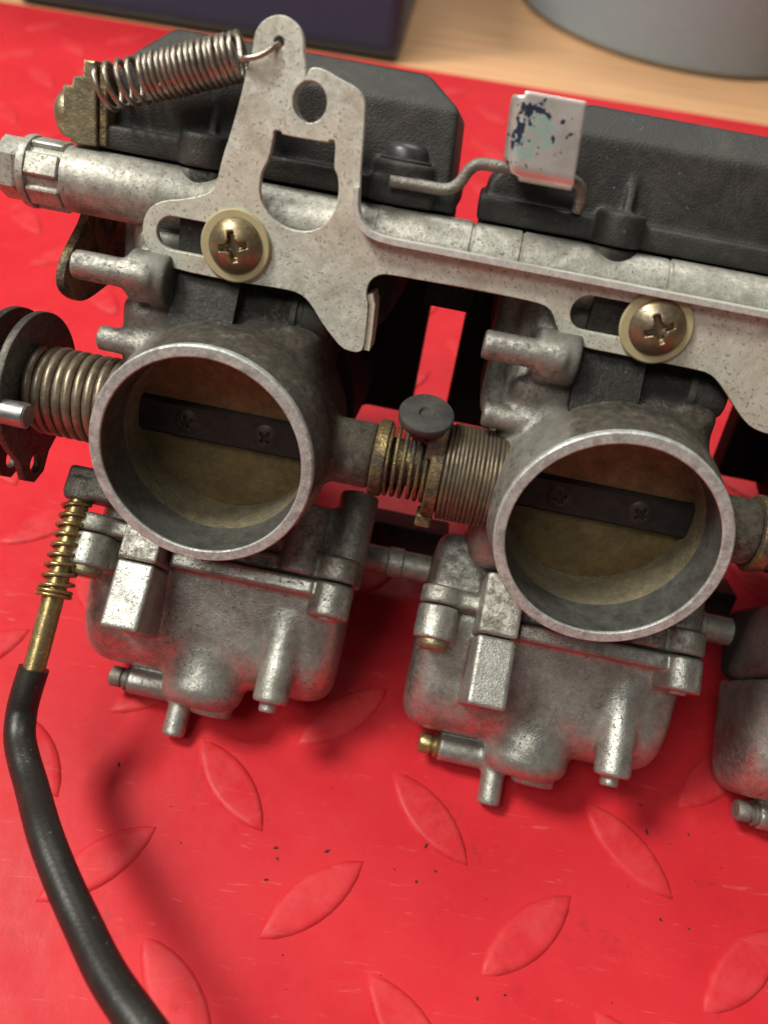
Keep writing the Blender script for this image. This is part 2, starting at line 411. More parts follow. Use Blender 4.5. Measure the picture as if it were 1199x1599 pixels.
# signed-distance modelling for the castings
def grid(lo, hi, h):
    ax = [np.arange(lo[i], hi[i]+h, h, dtype=np.float32) for i in range(3)]
    return ax, np.ix_(*ax)
def smin(a, b, k):
    h = np.clip(.5+.5*(b-a)/k, 0, 1); return b+(a-b)*h-k*h*(1-h)
def smax(a, b, k): return -smin(-a, -b, k)
def s_box(X, Y, Z, x0, x1, y0, y1, z0, z1, r=.5):
    qx = np.abs(X-(x0+x1)/2)-(x1-x0)/2+r; qy = np.abs(Y-(y0+y1)/2)-(y1-y0)/2+r; qz = np.abs(Z-(z0+z1)/2)-(z1-z0)/2+r
    return np.sqrt(np.maximum(qx, 0)**2+np.maximum(qy, 0)**2+np.maximum(qz, 0)**2)+np.minimum(np.maximum(np.maximum(qx, qy), qz), 0)-r
def s_cyl(A, B, T, a, b, r, t0, t1, e=.3):
    d = np.sqrt((A-a)**2+(B-b)**2)-r+e; q = np.abs(T-(t0+t1)/2)-(t1-t0)/2+e
    return np.sqrt(np.maximum(d, 0)**2+np.maximum(q, 0)**2)+np.minimum(np.maximum(d, q), 0)-e
def nets(ax, S):
    S = np.ascontiguousarray(S, dtype=np.float32); neg = S < 0
    c = [neg[i:neg.shape[0]-1+i, j:neg.shape[1]-1+j, k:neg.shape[2]-1+k] for i in (0, 1) for j in (0, 1) for k in (0, 1)]
    cnt = sum(x.astype(np.int8) for x in c); act = (cnt > 0) & (cnt < 8)
    I = np.argwhere(act); ids = -np.ones(act.shape, np.int64); ids[act] = np.arange(len(I))
    corner = {(i, j, k): S[I[:, 0]+i, I[:, 1]+j, I[:, 2]+k] for i in (0, 1) for j in (0, 1) for k in (0, 1)}
    acc = np.zeros((len(I), 3)); num = np.zeros(len(I))
    for p in corner:
        for d in range(3):
            if p[d]: continue
            q = list(p); q[d] = 1; q = tuple(q); a, b = corner[p], corner[q]; m = (a < 0) != (b < 0)
            f = np.where(m, a/np.where(m, a-b, 1), 0); pos = np.tile(np.array(p, float), (len(I), 1)); pos[:, d] += f
            acc += pos*m[:, None]; num += m
    V = I+acc/num[:, None]
    h = [a[1]-a[0] for a in ax]; V = V*np.array(h)+np.array([a[0] for a in ax])
    F = []
    for d in range(3):
        e, g = [(1, 2), (2, 0), (0, 1)][d]
        sl0 = [slice(None)]*3; sl1 = [slice(None)]*3; sl0[d] = slice(0, -1); sl1[d] = slice(1, None)
        a, b = neg[tuple(sl0)], neg[tuple(sl1)]
        for flip in (0, 1):
            E = np.argwhere((a & ~b) if not flip else (~a & b))
            E = E[(E[:, e] > 0) & (E[:, g] > 0) & (E[:, e] < S.shape[e]-1) & (E[:, g] < S.shape[g]-1)]
            def cell(de, dg):
                Q = E.copy(); Q[:, e] += de; Q[:, g] += dg; return ids[Q[:, 0], Q[:, 1], Q[:, 2]]
            q = np.stack([cell(-1, -1), cell(0, -1), cell(0, 0), cell(-1, 0)], 1)
            F.append(q if not flip else q[:, ::-1])
    return V, np.concatenate(F)

# ------------------------------------------------------------------ setting: table, mat
tt = mk('tabletop', *box(-900, 900, -500, 1100, -33, -3.2, 2), M['wood']); tt['kind'] = 'structure'
def rr_loop(x0, x1, y0, y1, r):
    return [(x+r*math.cos(a), y+r*math.sin(a)) for x, y, s in ((x1-r, y1-r, 0), (x0+r, y1-r, 1), (x0+r, y0+r, 2), (x1-r, y0+r, 3))
            for a in np.linspace(s*math.pi/2, (s+1)*math.pi/2, 8)]
red_mat = plate2d('rubber_mat', [rr_loop(-420, 420, -260, 470.5, 4)], 3.0, M['mat'], None, Matrix.Translation((0, 0, -1.5)), .5)
tag(red_mat, 'bright red rubber mat with raised lozenge tread under the carburettor bank', 'mat')
def lozenge_mesh():
    L, Wd = 12.9, 4.35; R = (L*L+Wd*Wd)/(2*Wd); n = 9
    out = []
    for k in range(n+1):
        x = -L+2*L*k/n; out.append((x, math.sqrt(max(R*R-x*x, 0))-(R-Wd)))
    for k in range(1, n):
        x = L-2*L*k/n; out.append((x, -(math.sqrt(max(R*R-x*x, 0))-(R-Wd))))
    V = []; F = []; m = len(out)
    for sc, off, z in ((1.0, .5, -.5), (1.0, .2, .03), (.965, 0, .42), (.90, 0, .66), (.72, 0, .74)):
        for x, y in out: V.append((x*sc, y*sc+math.copysign(off, y)*(abs(y) > .01), z))
    for r in range(4):
        for k in range(m):
            k2 = (k+1) % m; F.append([r*m+k2, r*m+k, (r+1)*m+k, (r+1)*m+k2])
    F.append([4*m+k for k in range(m)][::-1])
    me = mk('tread_lozenge', V, F, M['tread'], None, True, None)
    # outline runs clockwise: face normals outward
    me.data.flip_normals() if me.data.polygons[-1].normal.z < 0 else None
    return me
loz = lozenge_mesh(); lz_me = loz.data; bpy.data.objects.remove(loz)
S0, ASP, LX, LY, YAW = 44.567, 0.9112, -24.01, 59.71, math.radians(-0.256)
for a in range(-40, 41):
    for b in range(-40, 41):
        p, q = (a+b)/2*S0, (a-b)/2*S0*ASP
        x = LX+p*math.cos(YAW)-q*math.sin(YAW); y = LY+p*math.sin(YAW)+q*math.cos(YAW)
        if y < -20 or y > 455: continue
        xl, xr = np.interp(y, [0, 470], [-75, -285]), np.interp(y, [0, 470], [125, 205])
        if x < xl or x > xr: continue
        o = bpy.data.objects.new('tread_lozenge', lz_me); col.objects.link(o); o.parent = red_mat
        o.location = (x*MM, y*MM, 0); o.rotation_euler = (0, 0, math.radians(-44 if (a+b) % 2 == 0 else 43))

# ------------------------------------------------------------------ carburettor bank
bank = bpy.data.objects.new('carburetor_bank', None); col.objects.link(bank); bank.empty_display_size = .02
bank.matrix_world = Matrix(((0.99849, 0.02315, -0.04989, -0.033068), (-0.055, 0.42036, -0.90569, 0.088689),
                            (0.0, 0.90706, 0.421, 0.072851), (0, 0, 0, 1)))
tag(bank, 'used motorcycle carburettor bank with open throats and black caps lying on the red mat', 'carburetor')
D = 72.285
CT, ST = math.cos(math.radians(38)), math.sin(math.radians(38))      # float bowls lean 38 degrees to the throats
def tilt(V):
    V = np.asarray(V, float); return np.stack([V[:, 0], CT*V[:, 1]+ST*V[:, 2], -ST*V[:, 1]+CT*V[:, 2]], 1)

def make_body():
    ax, (X, Y, Z) = grid((-35, -50, -92), (36, 47, 1.5), .5)
    V = CT*Y-ST*Z; W = ST*Y+CT*Z
    rz = np.sqrt(X**2+Y**2)
    spig = np.maximum(np.maximum(rz-np.clip(20.0-(Z+1.5)*.14, 19.9, 21.2), Z+.25), -Z-30)
    S = s_box(X, Y, Z, -22, 16, -19, 23, -48, -15, 4)
    S = smin(S, spig, 2.5)
    S = smin(S, s_box(X, V, W, -27.5, 28, -12.8, 4, -60, -32, 3.5), 3)
    S = smin(S, s_cyl(X, Y, Z, 0, 0, 21, -80, -40), 3)
    S = smin(S, s_box(X, Y, Z, -25.5, 4, 8, 44.9, -52, -25, 4), 3)
    S = smin(S, s_box(X, Y, Z, -25.5, 26, 22, 44.9, -80, -25, 4), 3)
    S = smin(S, s_box(X, Y, Z, -22, 18, 20, 38, -32, -20, 3), 3)
    S = smin(S, s_box(X, Y, Z, -31.2, 32.2, -8, 44.9, -82, -73, 1.5), 1.5)
    S = smin(S, s_box(X, Y, Z, -33, 34, 40, 44.9, -70, -25, 1.5), 1.5)
    blkA = s_box(X, Y, Z, -11.3, .2, 26, 37, -30, -15.8, .4)
    blkB = np.maximum(s_box(X, Y, Z, -11.3, .2, 14, 28.5, -30, -10.5, .4), (Z+15.8+.5*(Y-28.2))*.89)
    S = smin(S, np.minimum(blkA, blkB)+.25, .6)
    S = smin(S, s_cyl(Y, Z, X, 26.6, -11.9, 2.5, -28.2, -14, .5), .8)
    S = smin(S, s_cyl(Y, Z, X, 26.2, -14.6, 4.5, -19.0, -11.6, .6), 1.0)
    S = smin(S, s_box(X, Y, Z, -20, -8, 14, 34, -32, -18, 2), 1.5)
    S = smin(S, s_cyl(Y, Z, X, 13.3, -15.9, 2.3, -25.4, -8, .5), 1.0)
    S = smin(S, s_cyl(Y, Z, X, .4, -17, 6.3, -21, 28.6, .5), 1.5)
    S = smin(S, s_cyl(Y, Z, X, 23.3, -20.5, 3.6, -2, 11.5, .6), .8)
    S = smin(S, s_cyl(X, Z, Y, -9.6, -21.8, 3.9, 40.5, 45, .5), .8)
    # lower flange, column, lugs and posts follow the bowl's axis
    S = smin(S, s_box(X, V, W, -17.2, -9.3, -17.2, -5, -38, -21.6, .5), .8)
    S = smin(S, s_cyl(X, W, V, -25, -28.2, 4.2, -12.9, -9.2, .5), .8)
    S = smin(S, s_box(X, V, W, -25, -15, -12.9, -9.6, -34, -26.2, .8), .8)
    S = smin(S, s_box(X, V, W, -24, 24, -12.9, -9, -38, -28.5, 1), 1)
    S = smin(S, s_cyl(X, W, V, 25.2, -30.2, 4.4, -12.6, -7.5, .5), .8)
    S = smin(S, s_cyl(X, W, V, 17.2, -29.5, 4.0, -12.6, 2, .5), .8)
    S = smin(S, s_cyl(X, W, V, 26.2, -35, 4.2, -12.6, 8, .5), .8)
    S = np.maximum(S, -s_cyl(X, Y, Z, 0, 0, 18.9, -16.5, 4, .1))
    S = np.maximum(S, -s_cyl(X, Y, Z, 0, 0, 18.4, -94, 4, .1))
    v, f = nets(ax, S)
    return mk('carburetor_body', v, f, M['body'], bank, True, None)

def make_bowl(parent):
    ax, (X, V, W) = grid((-31, -53, -63), (31.5, -12.2, -20.5), .4)
    # front face leans back towards the bottom, generous radii all round
    S = smax((W+31-.375*(V+14))/1.068, -37.8-V, 9)
    S = smax(S, np.maximum(-60.5-W, V+11), 5)
    S = smax(S, np.abs(X-.3)-28.2, 7)
    S = smin(S, s_box(X, V, W, -17.0, -9.4, -31, -17.5, -38, -21.8, .4), .8)
    S = smin(S, s_cyl(X, W, V, -25, -28.2, 4.2, -20, -13.2, .5), .7)
    S = smin(S, s_box(X, V, W, -25, -20.5, -19.6, -13.2, -36, -29.5, .5), .6)
    S = smin(S, s_cyl(X, W, V, 25.2, -30.2, 4.4, -20, -12.9, .5), .7)
    S = smin(S, s_box(X, V, W, 21, 27, -19.8, -12.9, -38, -30.8, .5), .6)
    S = smin(S, s_box(X, V, W, -8.5, 21.5, -16.4, -13.1, -38, -27.0, .6), .5)
    dome = s_cyl(X*.94, W, V, .5, -46.6, 8.5, -43.6, -28, 4.2)
    S = smin(S, dome, 2.0)
    S = smin(S, s_cyl(X, W, V, 16.8, -37.6, 3.75, -39.2, -20, .8), 1.6)
    S = smin(S, s_cyl(X, W, V, 16.6, -38.2, 1.9, -41.2, -30, .4), .3)
    S = smin(S, s_cyl(X, W, V, 3.2, -48.5, 4.6, -45, -36, .6), .8)
    S = smin(S, s_cyl(V, W, X, -41.2, -53.6, 3.1, -17.8, 0, .5), 1.4)
    S = smin(S, s_cyl(X, W, V, -4.8, -52.6, 2.6, -51.3, -38, .7), 1.0)
    S = np.maximum(S, V+13.0)
    v, f = nets(ax, S)
    return mk('float_bowl', tilt(v), f, M['bowl'], parent, True, None)

def make_cap(parent):
    ax, (X, Y, Z) = grid((-37, 44.4, -73), (38, 67.5, -15), .5)
    S = smax(np.abs(X-.2)-33.2+(Y-46)*.08, Y-66, .8)
    S = smax(S, np.maximum(Z+23.6+(Y-47)*.05, -Z-68), .8)
    S = smax(S, (-(X+32.5)*14+(Y-52)*13.5)/19.4+0*Z, .8)
    S = smax(S, ((X-32.2)*4.5+(Y-61.3)*6.2)/7.66+0*Z, .8)
    S = smax(S, ((Z+24.3)*4.7+(Y-61.2)*5.4)/7.16+0*X, .7)
    S = np.maximum(S, 45.3-Y)
    S = smin(S, s_box(X, Y, Z, -33.8, 34.6, 45.25, 49.2, -70, -20.8, .7), .5)
    S = smin(S, s_cyl(X, Z, Y, -9.8, -21.6, 4.2, 45.25, 50.6, .5), .5)
    S = smin(S, s_cyl(X, Z, Y, 24.8, -24.6, 5.2, 45.25, 52, .6), .5)
    S = smin(S, s_box(X, Y, Z, 19.5, 31, 45.25, 49.6, -30, -19.6, .8), .5)
    rib = np.maximum(np.abs(X+8.9)-.7, np.maximum((Z+21.6)*.93+(Y-50)*.36, np.maximum(Y-57, -Z-30)))
    S = smin(S, np.maximum(rib, 46-Y), .5)
    v, f = nets(ax, S)
    return mk('diaphragm_cap', v, f, M['cap'], parent, True, None)

def make_screw_head(name, R, H, mat, parent, cw=1.15, cl=2.9, cdepth=1.6):
    # dome head with cross recess, centre of its seat at the origin, axis +Z
    h = R/26
    ax, (X, Y, Z) = grid((-R-.3, -R-.3, -.5), (R+.3, R+.3, H+.3), h)
    Rs = (R*R+H*H)/(2*H)
    S = np.sqrt(X**2+Y**2+(Z-(H-Rs))**2)-Rs
    S = smax(smax(S, -Z-.2, .2), np.sqrt(X**2+Y**2)-R+.05, .25)
    dz = (H-Z)                                   # recess tapers with depth
    L = cl*np.clip(1-.35*dz/cdepth, .3, 1); Wd = cw*np.clip(1-.25*dz/cdepth, .3, 1)/2
    ca, sa = math.cos(.42), math.sin(.42); U = X*ca+Y*sa; Q = -X*sa+Y*ca
    bar = np.minimum(np.maximum(np.abs(U)-L/1, np.abs(Q)-Wd), np.maximum(np.abs(U)-Wd, np.abs(Q)-L/1))
    core = np.abs(U)+np.abs(Q)-cl*.62*np.clip(1-.3*dz/cdepth, .3, 1)
    rec = np.maximum(np.minimum(bar, core), (H-cdepth)-Z)
    S = smax(S, -rec, .12)
    v, f = nets(ax, S)
    return mk(name, v, f, mat, parent, True, None)

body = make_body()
make_bowl(body); make_cap(body)
bz = [(17.4, -10.6), (20.3, -12.0), (28.2, -15.75), (37.5, -15.75), (37.5, -26), (17.4, -26)]
bv = [(x, y, z) for x in (-11.3, .2) for y, z in bz]; bn = len(bz)
mk('bracket_boss', bv, [[k, (k+1) % bn, bn+(k+1) % bn, bn+k] for k in range(bn)]+[list(range(bn))[::-1], list(range(bn, 2*bn))], M['boss'], body, True, 20)
# throat: bright machined rim, darker oiled band, varnished bore
mk('throat_rim', *lathe([(17.95, -.6), (17.95, -.15), (18.15, .0), (19.75, .0), (20.0, -.25), (20.0, -2.2), (19.0, -2.6)], (0, 0, 0), (0, 0, 1), 96), M['rim'], body, True, 30)
mk('throat_band', *lathe([(17.95, -.55), (17.75, -8.0), (17.6, -9.2)], (0, 0, 0), (0, 0, 1), 96), M['band'], body, True, 50)
mk('bore', *lathe([(17.62, -9.1), (17.35, -14), (17.3, -22), (16.9, -45), (17.2, -91)], (0, 0, 0), (0, 0, 1), 96), M['deposit'], body, True, 50)
ba = math.radians(226)
mk('bypass_port', *lathe([(0, -.3), (.42, -.3), (.5, .05), (.62, .07), (.66, -.4)], (17.42*math.cos(ba), 17.42*math.sin(ba), -13.3), (-math.cos(ba), -math.sin(ba), 0), 20), M['grit'], body, True, 40)
# throttle plate, nearly closed, on its flat-faced shaft
pa = math.radians(9)
V_, F_ = lathe([(0, -.6), (17.7, -.6), (17.7, .6), (0, .6)], (0, 0, 0), (0, 0, 1), 72)
V_ = [(x, y*math.cos(pa)-z*math.sin(pa)+.4, y*math.sin(pa)+z*math.cos(pa)-17.6) for x, y, z in V_]
mk('throttle_plate', V_, F_, M['plate'], body)
prof = [(4.0*math.sin(a), 4.0*math.cos(a)) for a in np.radians(np.linspace(48, 312, 17))]
prof = [(y, min(z, 2.4)) for y, z in prof]
Vs = []; Fs = []
for x in (-17.2, 17.2):
    for y, z in prof: Vs.append((x, y+.4, z-17.8))
n_ = len(prof)
for k in range(n_):
    k2 = (k+1) % n_; Fs.append([k, k2, n_+k2, n_+k])
Fs += [list(range(n_))[::-1], list(range(n_, 2*n_))]
sh = mk('throttle_shaft', Vs, Fs, M['shaft'], body, True, 25)
for i, sx in enumerate((-7.7, 7.7)):
    if i == 0: ps = make_screw_head('plate_screw', 2.7, .75, M['shaft_screw'], body, .75, 1.5, .9); s0 = ps
    else:
        ps = s0.copy(); col.objects.link(ps)
    ps.location = (sx*MM, .4*MM, -15.5*MM); ps.rotation_euler = (0, 0, .5*i)
# brass bowl screw, drain screw, cap bolt, vacuum plug
def vw(x, v, w): return tuple(tilt([(x, v, w)])[0])
mk('bowl_screw', *lathe([(0, 0), (2.2, 0), (3.1, .5), (3.3, 1.2), (3.3, 2.2), (0, 2.2)], vw(-25, -22.1, -28.2), tilt([(0, 1, 0)])[0], 28), M['yellow'], body, True, 45)
mk('bowl_screw', *lathe([(0, 0), (1.5, 0), (1.8, .3), (1.8, 1.2), (0, 1.2)], vw(25.2, -20.6, -30.2), tilt([(0, 1, 0)])[0], 24), M['bowl'], body, True, 45)
mk('drain_screw', *join(lathe([(0, 0), (2.0, 0), (2.3, .3), (2.3, 2.6), (1.9, 2.8), (1.9, 3.4), (2.7, 3.5), (2.8, 4.3), (2.6, 4.6), (0, 4.6)], vw(-22.3, -41.2, -53.6), (1, 0, 0), 28)), M['dull'], body, True, 45)
mk('cap_bolt', *lathe([(4.6, 0), (4.6, .7), (3.9, 1.0), (3.7, 2.2), (3.2, 3.0), (1.8, 3.5), (0, 3.6)], (24.8, 51.6, -24.6), (0, 1, 0), 32), M['capsmooth'], body, True, 40)
mk('vacuum_plug', *lathe([(0, 0), (3.9, 0), (4.2, .4), (4.2, 1.2), (3.7, 1.4), (3.7, 2.2), (4.1, 2.5), (4.0, 6.2), (3.4, 7.0), (0, 7.1)], (9.2, 23.3, -20.5), (1, 0, 0), 32), M['rubber'], body, True, 45)
# copies of the carburettor along the bank
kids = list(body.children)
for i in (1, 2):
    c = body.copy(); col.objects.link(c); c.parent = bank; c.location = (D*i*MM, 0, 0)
    for k in kids:
        d = k.copy(); col.objects.link(d); d.parent = c
        if k.name.startswith('drain_screw') and i == 1:
            d.material_slots[0].link = 'OBJECT'; d.material_slots[0].material = M['brass']

# rail that ties the carburettors together
prof = [(0, -49.5), (3.0, -49.5), (3.4, -49), (3.4, -46.6), (4.2, -46.4), (4.2, -41.2), (6.1, -41.0), (6.25, -40.4), (6.1, -39.7), (5.1, -39.5), (5.1, -33.8), (5.6, -33.4)]
prof += [(5.6, -14), (5.5, -13.8), (5.5, 22), (5.65, 22.2), (5.65, 38.2), (5.2, 38.4), (5.2, 38.7), (5.65, 38.9), (5.65, 46.8), (5.25, 47), (5.25, 47.3), (5.6, 47.5)]
prof += [(5.6, 72), (5.4, 72.2), (5.4, 72.6), (5.75, 72.8), (5.75, 110), (5.4, 110.2), (5.6, 110.6), (5.6, 190), (0, 190)]
rail = mk('mounting_rail', *lathe(prof, (0, 39.2, -22), (1, 0, 0), 40), M['rail'], bank, True, 30)
for k in range(6):
    a = math.radians(60*k+20); ca, sa = math.cos(a), math.sin(a)
    v, f = box(-39.7, -33.7, -1.9, 1.9, 4.6, 5.75, .25)
    v = [(x, 39.2+y*ca+z*sa, -22-y*sa+z*ca) for x, y, z in v]
    mk('rail_rib', v, f, M['rail'], rail)
v, f = lathe([(0, 0), (4.9, 0), (5.3, .4), (5.3, 3.8), (4.9, 4.2), (0, 4.2)], (-46.2, 39.2, -22), (1, 0, 0), 6)
mk('rail_nut', v, f, M['rail'], rail, True, 20)

# linkage bracket
OUT = [(-1.25, 60.7), (-0.75, 62.68), (-0.56, 64.16), (-0.54, 65.73), (0.15, 67.25), (1.37, 68.34), (2.81, 68.92), (4.3, 68.95), (5.88, 68.28), (6.85, 67.16), (7.25, 65.81), (7.37, 64.39), (7.94, 63.04), (8.1, 60.96), (8.45, 62.33), (8.92, 62.81), (9.92, 62.97), (11.3, 62.76), (13.44, 62.02), (15.91, 61.38), (17.03, 60.68), (17.82, 59.62), (18.14, 57.56), (18.4, 54.23), (18.59, 50.81), (19.01, 47.02), (19.28, 44.66), (20.04, 42.59), (21.45, 41.23), (23.52, 40.58), (26.36, 40.4), (150, 40.25),
       (150, 21), (102.8, 20.25), (95.8, 20.25), (93.6, 20.6), (91.87, 21.33), (89.78, 22.97), (87.36, 25.15), (84.57, 27.62), (82.57, 28.6), (80.0, 28.78), (74.85, 28.78), (59.41, 28.8), (57.62, 29.44), (55.87, 31.05), (54.74, 33.02), (53.85, 33.97), (52.43, 34.52), (49.43, 34.7), (40.27, 34.8), (31.12, 34.6), (25.96, 34.52), (24.53, 34.25), (23.18, 33.29), (22.63, 31.75), (22.78, 30.14), (23.33, 28.97), (23.67, 23.99), (23.69, 21.01), (22.86, 20.38), (21.83, 20.24), (19.85, 20.54), (17.64, 22.42), (15.4, 24.66), (13.57, 26.91), (11.88, 28.25), (9.91, 28.75), (5.73, 28.68), (-0.33, 28.4), (-11.09, 28.49), (-14.22, 29.38), (-16.4, 31.49), (-17.25, 33.82), (-16.96, 36.31), (-15.72, 38.25), (-13.54, 39.49), (-10.97, 40.04), (-7.34, 41.25), (-5.4, 42.43), (-4.77, 43.87), (-4.16, 47.57), (-3.07, 51.58), (-2.04, 56.09)]
WIN = [(3.86, 53.2), (5.2, 53.2), (5.3, 52.7), (12.9, 52.8), (13.0, 53.3), (14.07, 53.35), (14.3, 50.08), (14.44, 49.14), (15.3, 47.99), (15.72, 45.12), (15.22, 42.38), (13.71, 40.08), (11.29, 38.78), (8.38, 38.61), (5.73, 39.33), (3.71, 41.01), (2.5, 43.15), (2.43, 45.47), (2.57, 46.78), (3.59, 48.89), (3.97, 52.13)]
loops = [rounded(OUT, 1), rounded(WIN, 1), disc2d((9.2, 58.06), 2.75, 40, 2.95), disc2d((3.44, 65.36), .85, 20),
         slot2d((-11.9, 34.4), (-.6, 34.4), 2.8), slot2d((60.2, 34.5), (71.8, 34.5), 2.95), slot2d((132.5, 34.5), (144, 34.5), 2.95)]
brk = plate2d('linkage_bracket', loops, 1.6, M['zinc'], bank, Matrix.Translation((0, 0, -14.8)), .14)
def ribbon(name, pts, z0, z1, th, mat, parent):
    P = np.asarray(pts, float); T = np.gradient(P, axis=0); T /= np.linalg.norm(T, axis=1)[:, None]; N = np.stack([-T[:, 1], T[:, 0]], 1)
    V = []; F = []
    for p, n in zip(P, N):
        V += [(*(p), z0), (*(p), z1), (*(p-n*th), z1), (*(p-n*th), z0)]
    for i in range(len(P)-1):
        for k in range(4):
            F.append([i*4+k, i*4+(k+1) % 4, i*4+4+(k+1) % 4, i*4+4+k])
    F += [[3, 2, 1, 0], [len(V)-4, len(V)-3, len(V)-2, len(V)-1]]
    o = mk(name, V, F, mat, parent, True, 30)
    return o
ribbon('edge_flange', [(19.05, 47.2), (19.3, 44.7), (19.6, 43.5), (20.2, 42.5), (21.0, 41.7), (22.1, 41.0), (23.6, 40.65), (26.3, 40.47), (60, 40.4), (100, 40.3), (150, 40.3)], -14.3, -11.9, .95, M['edge'], brk)
ribbon('prong_flange', [(23.75, 20.9), (23.72, 24.0), (23.4, 29.0), (22.8, 30.4)], -21.5, -14.5, 1.0, M['zinc'], brk)
mk('window_tab', *box(5.3, 12.9, 52.75, 53.75, -19, -14.4, .25), M['zinc'], brk)
v, f = lathe([(2.72, 0), (2.72, 3.2), (3.3, 3.2), (3.3, .4)], (9.2, 58.06, -14.4), (0, 0, -1), 40)
v = [(x, 58.06+(y-58.06)*1.07, z) for x, y, z in v]
mk('hole_collar', v, f, M['zinc'], brk, True, 40)
for i in (0, 1):
    if i == 0: hs = make_screw_head('bracket_screw', 4.8, 2.3, M['screw'], brk); h0 = hs
    else: hs = h0.copy(); col.objects.link(hs); 
    hs.location = ((-.5+i*D)*MM, 34.45*MM, -13.1*MM); hs.rotation_euler = (0, 0, -.15+.2*i)
    mk('nylon_washer', *lathe([(3, 0), (5.8, 0), (6.05, .2), (6.05, .7), (5.8, .95), (3, .95)], (-.6+i*D, 34.4, -14.1), (0, 0, 1), 56, True), M['nylon'], brk)
# slide rollers seen inside the slots
for i in (0, 1):
    mk('slot_bush', *cyl((-.6+i*D, 34.4, -15.7), (-.6+i*D, 34.4, -13.9), 2.6, .2), M['nylon'], brk)

# return spring with its hook, and the yellow anchor it pulls on
def loose_left(s): 
    return np.interp(s, [0, .2, 1], [0, .32, 1])
hp = helix((-26.2, 54.6, -18.4), (-3.4, 62.9, -18.2), 3.35, 20, 24, .6, loose_left)
tailL = [(-29.2, 56.0, -17.0), (-28.2, 55.9, -16.0)]
u_end = hp[-1]
hook = [u_end+np.array([.9, -.6, .8]), (-2.2, 62.2, -13.6), (-1.2, 62.3, -12.8), (.4, 62.75, -12.6), (2.0, 63.7, -12.9), (3.0, 64.8, -13.6), (3.45, 65.4, -14.8), (3.4, 65.7, -16.5)]
hk = np.array([hp[-1]]+[np.asarray(p, float) for p in hook])
def smooth_path(P, n=8):
    P = np.asarray(P, float); out = []
    for i in range(len(P)-1):
        p0, p1, p2, p3 = P[max(i-1, 0)], P[i], P[i+1], P[min(i+2, len(P)-1)]
        for t in np.linspace(0, 1, n, endpoint=False):
            out.append(.5*((2*p1)+(p2-p0)*t+(2*p0-5*p1+4*p2-p3)*t*t+(3*p1-p0-3*p2+p3)*t**3))
    out.append(P[-1]); return np.array(out)
path = np.vstack([hp, smooth_path(hk)[2:]])
spr = mk('return_spring', *sweep(path, .44, 10), M['spring'], bank, True, None)
anc = [(-30.5, 58.3), (-28.5, 58.4), (-28.2, 45.4), (-32.4, 45.2), (-34.2, 46.8), (-34.2, 54.0), (-32.6, 54.2), (-32.4, 55.6), (-30.7, 55.9)]
an = plate2d('spring_anchor', [anc], 7.5, M['yellow'], bank, Matrix.Translation((0, 0, -23.6)), .35)
mk('anchor_tab', *box(-28.1, -26.6, 45.6, 58.0, -29, -20.4, .25), M['grimy_yellow'], an)
mk('anchor_bolt', *lathe([(0, 0), (3.0, 0), (3.9, .8), (4.1, 2.0), (4.1, 3.4), (0, 3.4)], (-36.9, 49.6, -25.0), (1, 0, 0), 32), M['yellow'], an, True, 40)
mk('anchor_post', *cyl((-31.5, 42.5, -25), (-31.5, 47.5, -25), 2.6), M['yellow'], an)

# lever plate behind the left hand spigot
lev = [(31.9+4, -29.5), (31.9, -27.7), (29.3, -24.4), (25.9, -20.2), (23.0, -18.2), (20.3, -18.4), (18.1, -21.2), (16.5, -25.8), (17.5, -33), (20, -44), (26, -54), (36, -54), (38, -40)]
fr = Matrix(((0, 0, 1, -34.3), (1, 0, 0, 0), (0, 1, 0, 0), (0, 0, 0, 1)))
plate2d('choke_lever', [rounded(lev, 2)], 1.7, M['grimy_yellow'], bank, fr, .2)

# clip and the wire link it rides on
def make_clip():
    ax, (X, Y, Z) = grid((38.5, 51, -23.5), (54, 67, -11.5), .22)
    Xs = X-(Y-59)*-.10
    S = s_box(Xs, Y, Z, 40.6, 57, 52.4, 70, -23, -12.6, 2.3)
    S = np.maximum(S, -s_box(Xs, Y, Z, 41.7, 65, 53.5, 80, -32, -13.7, 1.4))
    S = smax(S, -s_box(Xs, Y, Z, 38, 42.4, 64.2, 70, -30, -9, .3), .3)
    S = smax(S, -s_box(Xs, Y, Z, 38, 43.2, 50, 55.2, -30, -13.4, .6), .3)
    S = smax(S, Y-64.9, .3); S = smax(S, Xs-51.9, .3)
    v, f = nets(ax, S)
    return mk('retaining_clip', v, f, M['clip'], bank, True, None)
make_clip()
lk = smooth_path([(23.2, 48.75, -18.6), (28, 48.9, -18.6), (32.6, 49.1, -18.6), (34.6, 50.4, -18.4), (35.8, 52.6, -18.2), (37.4, 53.8, -18.2), (41, 54.0, -18.2), (47, 54.2, -18.2), (52.0, 54.0, -18.4), (54.2, 53.2, -19), (54.9, 51.2, -20), (54.9, 49.5, -21)], 8)
v, f = sweep(lk, .98, 12)
mk('wire_link', v, f, M['dull'], bank, True, 50)

